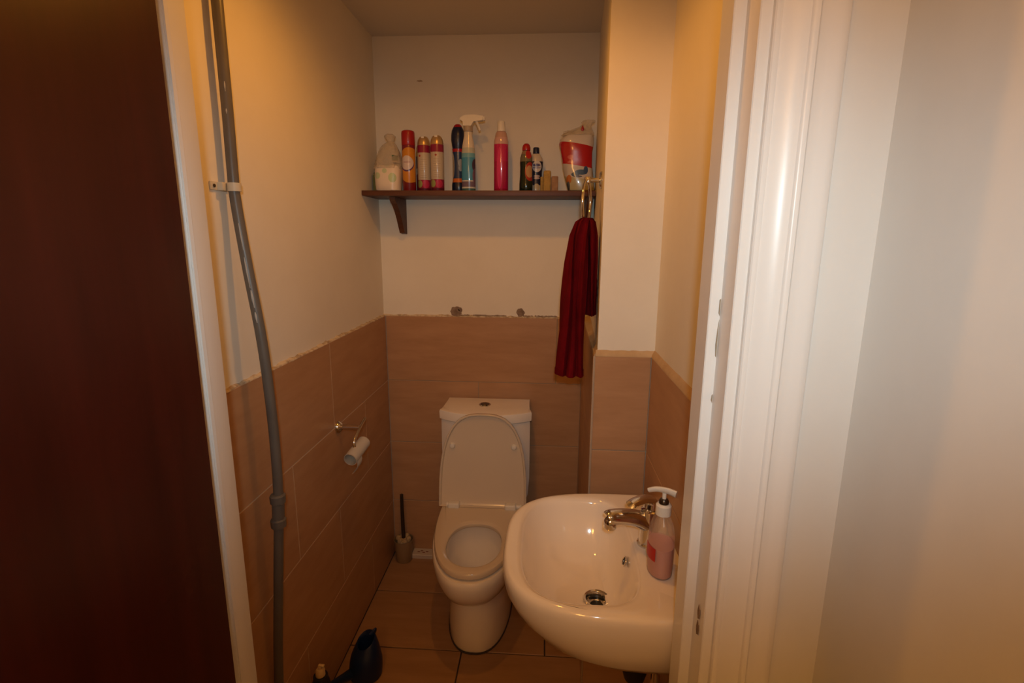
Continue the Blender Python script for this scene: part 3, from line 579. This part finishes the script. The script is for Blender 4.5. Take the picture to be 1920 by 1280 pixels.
obj('hem_band', loft([[(.089+(p[0]-.089)*1.03, 1.612+(p[1]-1.612)*1.03, p[2]) for p in r] for r in fold(interp([(1.120, .0895, 1.613, .0365, .068), (1.100, .089, 1.612, .037, .068)], 4), seed=4, fq=3, amp=.55)], False, False), 'towel', tw)
for z0 in (1.395, 1.372, 1.350, 1.292):
    obj('woven_stripe', loft([[(.149+(p[0]-.149)*1.05, 1.64+(p[1]-1.64)*1.03, p[2]) for p in r] for r in fold(interp([(z0, .1488, 1.640, .0135, .054), (z0-.008, .1488, 1.640, .0135, .054)], 3), seed=9, fq=3, amp=.16)], False, False), 'towel', tw)

# ------------------------------------------------------------------ grey pipe on the left wall
gp = thing('grey_pipe', 'bowed grey plastic water pipe running down the left wall', 'pipe', (-.69, 1.14, 0))
PP = [(-.7075, 1.168, 2.30), (-.6965, 1.150, 2.02), (-.6950, 1.147, 1.80), (-.6950, 1.144, 1.66), (-.6940, 1.143, 1.60), (-.680, 1.140, 1.46), (-.662, 1.140, 1.29), (-.6555, 1.142, 1.14), (-.6535, 1.142, 1.00), (-.6560, 1.138, .86), (-.6720, 1.130, .63), (-.690, 1.122, .36), (-.697, 1.115, .0)]
path = smooth_path(PP, 8)
obj('pipe', tube(path, .0118, 18), 'grey_pipe', gp)
for z, ln in ((.878, .026), (.812, .026)):
    x = -.6558 if z > .85 else -.6595
    obj('compression_nut', lathe([(.0135, -ln/2), (.0185, -ln/2+.003), (.0190, ln/2-.004), (.0155, ln/2)], (x, 1.137, z), 10), 'grey_pipe', gp)
obj('coupling_body', tube([(-.6555, 1.1385, .885), (-.6595, 1.136, .805)], .0148, 18), 'grey_pipe', gp)
cz = 1.628
obj('wall_clip', join(wrap((-.6945, 1.1435, cz), .0121, -PI*1.1, PI*.3, -.009, .009, 18, d=.0026), bbox(-.7205, -.7165, 1.095, 1.160, cz-.009, cz+.009, .0015), bbox(-.7205, -.705, 1.118, 1.131, cz-.009, cz+.009, .002)), 'clip', gp)
obj('clip_screw', ([(-.7158+z, 1.105+x, cz+y) for x, y, z in lathe([(.004, 0), (.0035, .002), (.001, .003)], (0, 0, 0), 12)[0]], lathe([(1, 0)]*3, (0, 0, 0), 12)[1]), 'dark_metal', gp)
# dried paint drips on the pipe
def pt_at(z):
    for p, q in zip(path[:-1], path[1:]):
        if q.z <= z <= p.z: return p.lerp(q, (p.z-z)/(p.z-q.z))
    return path[-1]
for za, zb, wd, a in ((1.55, 1.49, .0012, -1.2), (1.475, 1.405, .0016, -1.3), (1.40, 1.36, .0024, -1.25), (1.35, 1.325, .0022, -1.3), (1.845, 1.825, .0014, -1.1), (1.79, 1.78, .0014, -1.2)):
    L = []
    for i in range(9):
        s = i/8; p = pt_at(za+(zb-za)*s); L.append((p.x+.0114*math.cos(a), p.y+.0114*math.sin(a), p.z))
    obj('paint_drip', tube(L, lambda s, wd=wd: (wd*(.35+.65*math.sin(PI*min(s*1.2, 1))+.1), wd*(.35+.65*math.sin(PI*min(s*1.2, 1))+.1)), 8), 'paint_splash', gp)

# ------------------------------------------------------------------ toilet roll holder with empty tube
RXW = XL
rh = thing('toilet_roll_holder', 'chrome toilet roll holder on the left wall tiles', 'roll holder', (RXW, 1.648, .87))
obj('rose', ([(RXW+z, 1.648+x, .871+y) for x, y, z in lathe([(.022, 0), (.022, .005), (.018, .011), (.013, .016), (.011, .018)], (0, 0, 0), 24)[0]], lathe([(1, 0)]*5, (0, 0, 0), 24)[1]), 'chrome', rh)
obj('arm', tube([(RXW+.014, 1.648, .871), (-.66, 1.644, .873), (-.630, 1.640, .874)], .0092, 14), 'chrome', rh)
obj('roll_bar', join(tube(smooth_path([(-.628, 1.690, .890), (-.630, 1.664, .880), (-.631, 1.636, .868), (-.633, 1.604, .852), (-.6335, 1.594, .842), (-.6325, 1.590, .828), (-.628, 1.592, .812), (-.6275, 1.61, .811), (-.6265, 1.66, .822)], 5), .0056, 10)), 'chrome', rh)
et = thing('empty_toilet_roll', 'empty cardboard toilet roll tube hanging on the chrome holder', 'toilet roll', (-.629, 1.61, .78))
A, B = Vector((-.634, 1.552, .794)), Vector((-.622, 1.655, .816))
def hollow(A, B, r0, r1, n=28):
    ax = (B-A).normalized(); u = ax.orthogonal().normalized(); v = ax.cross(u)
    rg = lambda c, r: [tuple(c+u*(r*math.cos(2*PI*i/n))+v*(r*math.sin(2*PI*i/n))) for i in range(n)]
    return loft([rg(A, r1), rg(B, r1), rg(B, r0), rg(A, r0)], closed=True)
obj('tube', hollow(A, B, .0205, .0222), 'card', et)
def strip(pts, wv, th=.0006):
    wv = Vector(wv); return loft([[tuple(Vector(p)), tuple(Vector(p)+wv), tuple(Vector(p)+wv+Vector((th, 0, th))), tuple(Vector(p)+Vector((th, 0, th)))] for p in pts])
obj('paper_scrap', strip(smooth_path([(-.613, 1.558, .786), (-.612, 1.557, .772), (-.616, 1.556, .758), (-.626, 1.555, .746), (-.632, 1.555, .742)], 4), (.003, .035, .006)), 'paper', et)
obj('paper_wrap', wrap((0, 0, 0), .0225, -1.0, 1.6, 0, .10, 12)if False else hollow(A+(B-A)*.02, A+(B-A)*.985, .0223, .0229), 'paper', et)

# ------------------------------------------------------------------ toilet brush, tray, jug, bottle on the floor
tb = thing('toilet_brush', 'toilet brush with dark handle in a brownish pot in the corner', 'toilet brush', (-.648, 2.170, 0))
c = (-.648, 2.170, 0)
obj('pot', lathe([(.034, 0), (.037, .004), (.041, .06), (.0455, .105), (.0465, .112), (.044, .112), (.042, .10), (.036, .01), (.001, .01)], c, 30), 'brush_pot', tb)
bh = obj('brush_head', join(*[lathe([(.001, -.013), (.010, -.009), (.013, 0), (.010, .009), (.001, .013)], (c[0]+.024*math.cos(i*1.05), c[1]+.024*math.sin(i*1.05), .112+.004*math.sin(i*2.3)), 10) for i in range(6)], lathe([(.03, .02), (.034, .06), (.030, .108), (.012, .118)], c, 20)), 'bristle', tb)
obj('handle', tube(smooth_path([(c[0]+.001, c[1], .10), (c[0]-.001, c[1], .2), (c[0]-.003, c[1]+.004, .338)], 5), lambda s: .0095-.0016*s, 12), 'brown_plastic', tb)
wt = thing('plastic_tray', 'small white plastic tray with red marks beside the toilet', 'tray', (-.555, 2.205, 0))
obj('tray', loft([[(x, y, z) for x, y in o_] for o_, z in (([(-.612, 2.182), (-.490, 2.182), (-.490, 2.232), (-.612, 2.232)], 0), ([(-.616, 2.178), (-.486, 2.178), (-.486, 2.234), (-.616, 2.234)], .020), ([(-.613, 2.181), (-.489, 2.181), (-.489, 2.231), (-.613, 2.231)], .0225))]), 'white_box', wt, False)
for x, y in ((-.585, 2.203), (-.560, 2.199), (-.545, 2.207), (-.572, 2.212)): obj('red_mark', bbox(x-.006, x+.006, y-.003, y+.003, .0226, .0232, .0002, 1), mat('faded_red_print', (.22, .05, .05), .7), wt)
# blue jug with a spout
c = (-.605, 1.512, 0)
jg = thing('water_jug', 'dark blue plastic jug with open mouth and long low spout', 'jug', c)
def jring(z, r, ox=0, oy=0, tx=0, ty=0, sx=1, sy=1, n=36): return [(c[0]+ox+r*sx*math.cos(2*PI*i/n), c[1]+oy+r*sy*math.sin(2*PI*i/n), z+tx*r*math.cos(2*PI*i/n)+ty*r*math.sin(2*PI*i/n)) for i in range(n)]
jr = [jring(0, .050), jring(.004, .055), jring(.03, .0575), jring(.06, .056, .002), jring(.085, .051, .003), jring(.105, .045, .003, .001, .10, .22), jring(.122, .0385, .003, .002, .20, .40), jring(.134, .033, .003, .003, .26, .52), jring(.137, .0305, .003, .003, .26, .52), jring(.132, .027, .003, .003, .26, .5), jring(.118, .026, .003, .002, .2, .4), jring(.08, .03, .003), jring(.02, .03, .002)]
obj('body', loft(jr), 'blue_jug', jg)
obj('lip', tube(smooth_path([(c[0]+.020, c[1]+.022, .146), (c[0]+.028, c[1]+.024, .158), (c[0]+.033, c[1]+.026, .166)], 4), lambda s: (.014-.010*s, .008-.005*s), 12), 'blue_jug', jg)
obj('spout', tube(smooth_path([(c[0]-.030, c[1]-.020, .028), (c[0]-.050, c[1]-.055, .038), (c[0]-.066, c[1]-.095, .056), (c[0]-.078, c[1]-.135, .078)], 6), lambda s: .020-.0115*s, 14), 'blue_jug', jg)
# dark bottle with cream cap
c = (-.660, 1.290, 0)
db = thing('pump_bottle', 'black bottle with a cream nozzle top standing under the grey pipe', 'bottle', c)
obj('bottle', lathe([(.026, 0), (.029, .004), (.029, .16), (.026, .185), (.0215, .198), (.0215, .208), (.0205, .209)], c, 28), 'black', db)
pz = obj('nozzle', join(lathe([(.0135, .2075), (.0145, .210), (.0140, .226), (.010, .232), (.001, .234)], c, 20), lathe([(.006, .232), (.0065, .240), (.004, .246), (.001, .247)], c, 14)), mat('cream_nozzle_plastic', (.68, .50, .28), .45), db)
obj('nozzle_tip', bbox(c[0]-.004, c[0]+.014, c[1]-.0045, c[1]+.0045, .2385, .245, .002), mat('cream_tip_plastic', (.70, .54, .33), .45), pz)
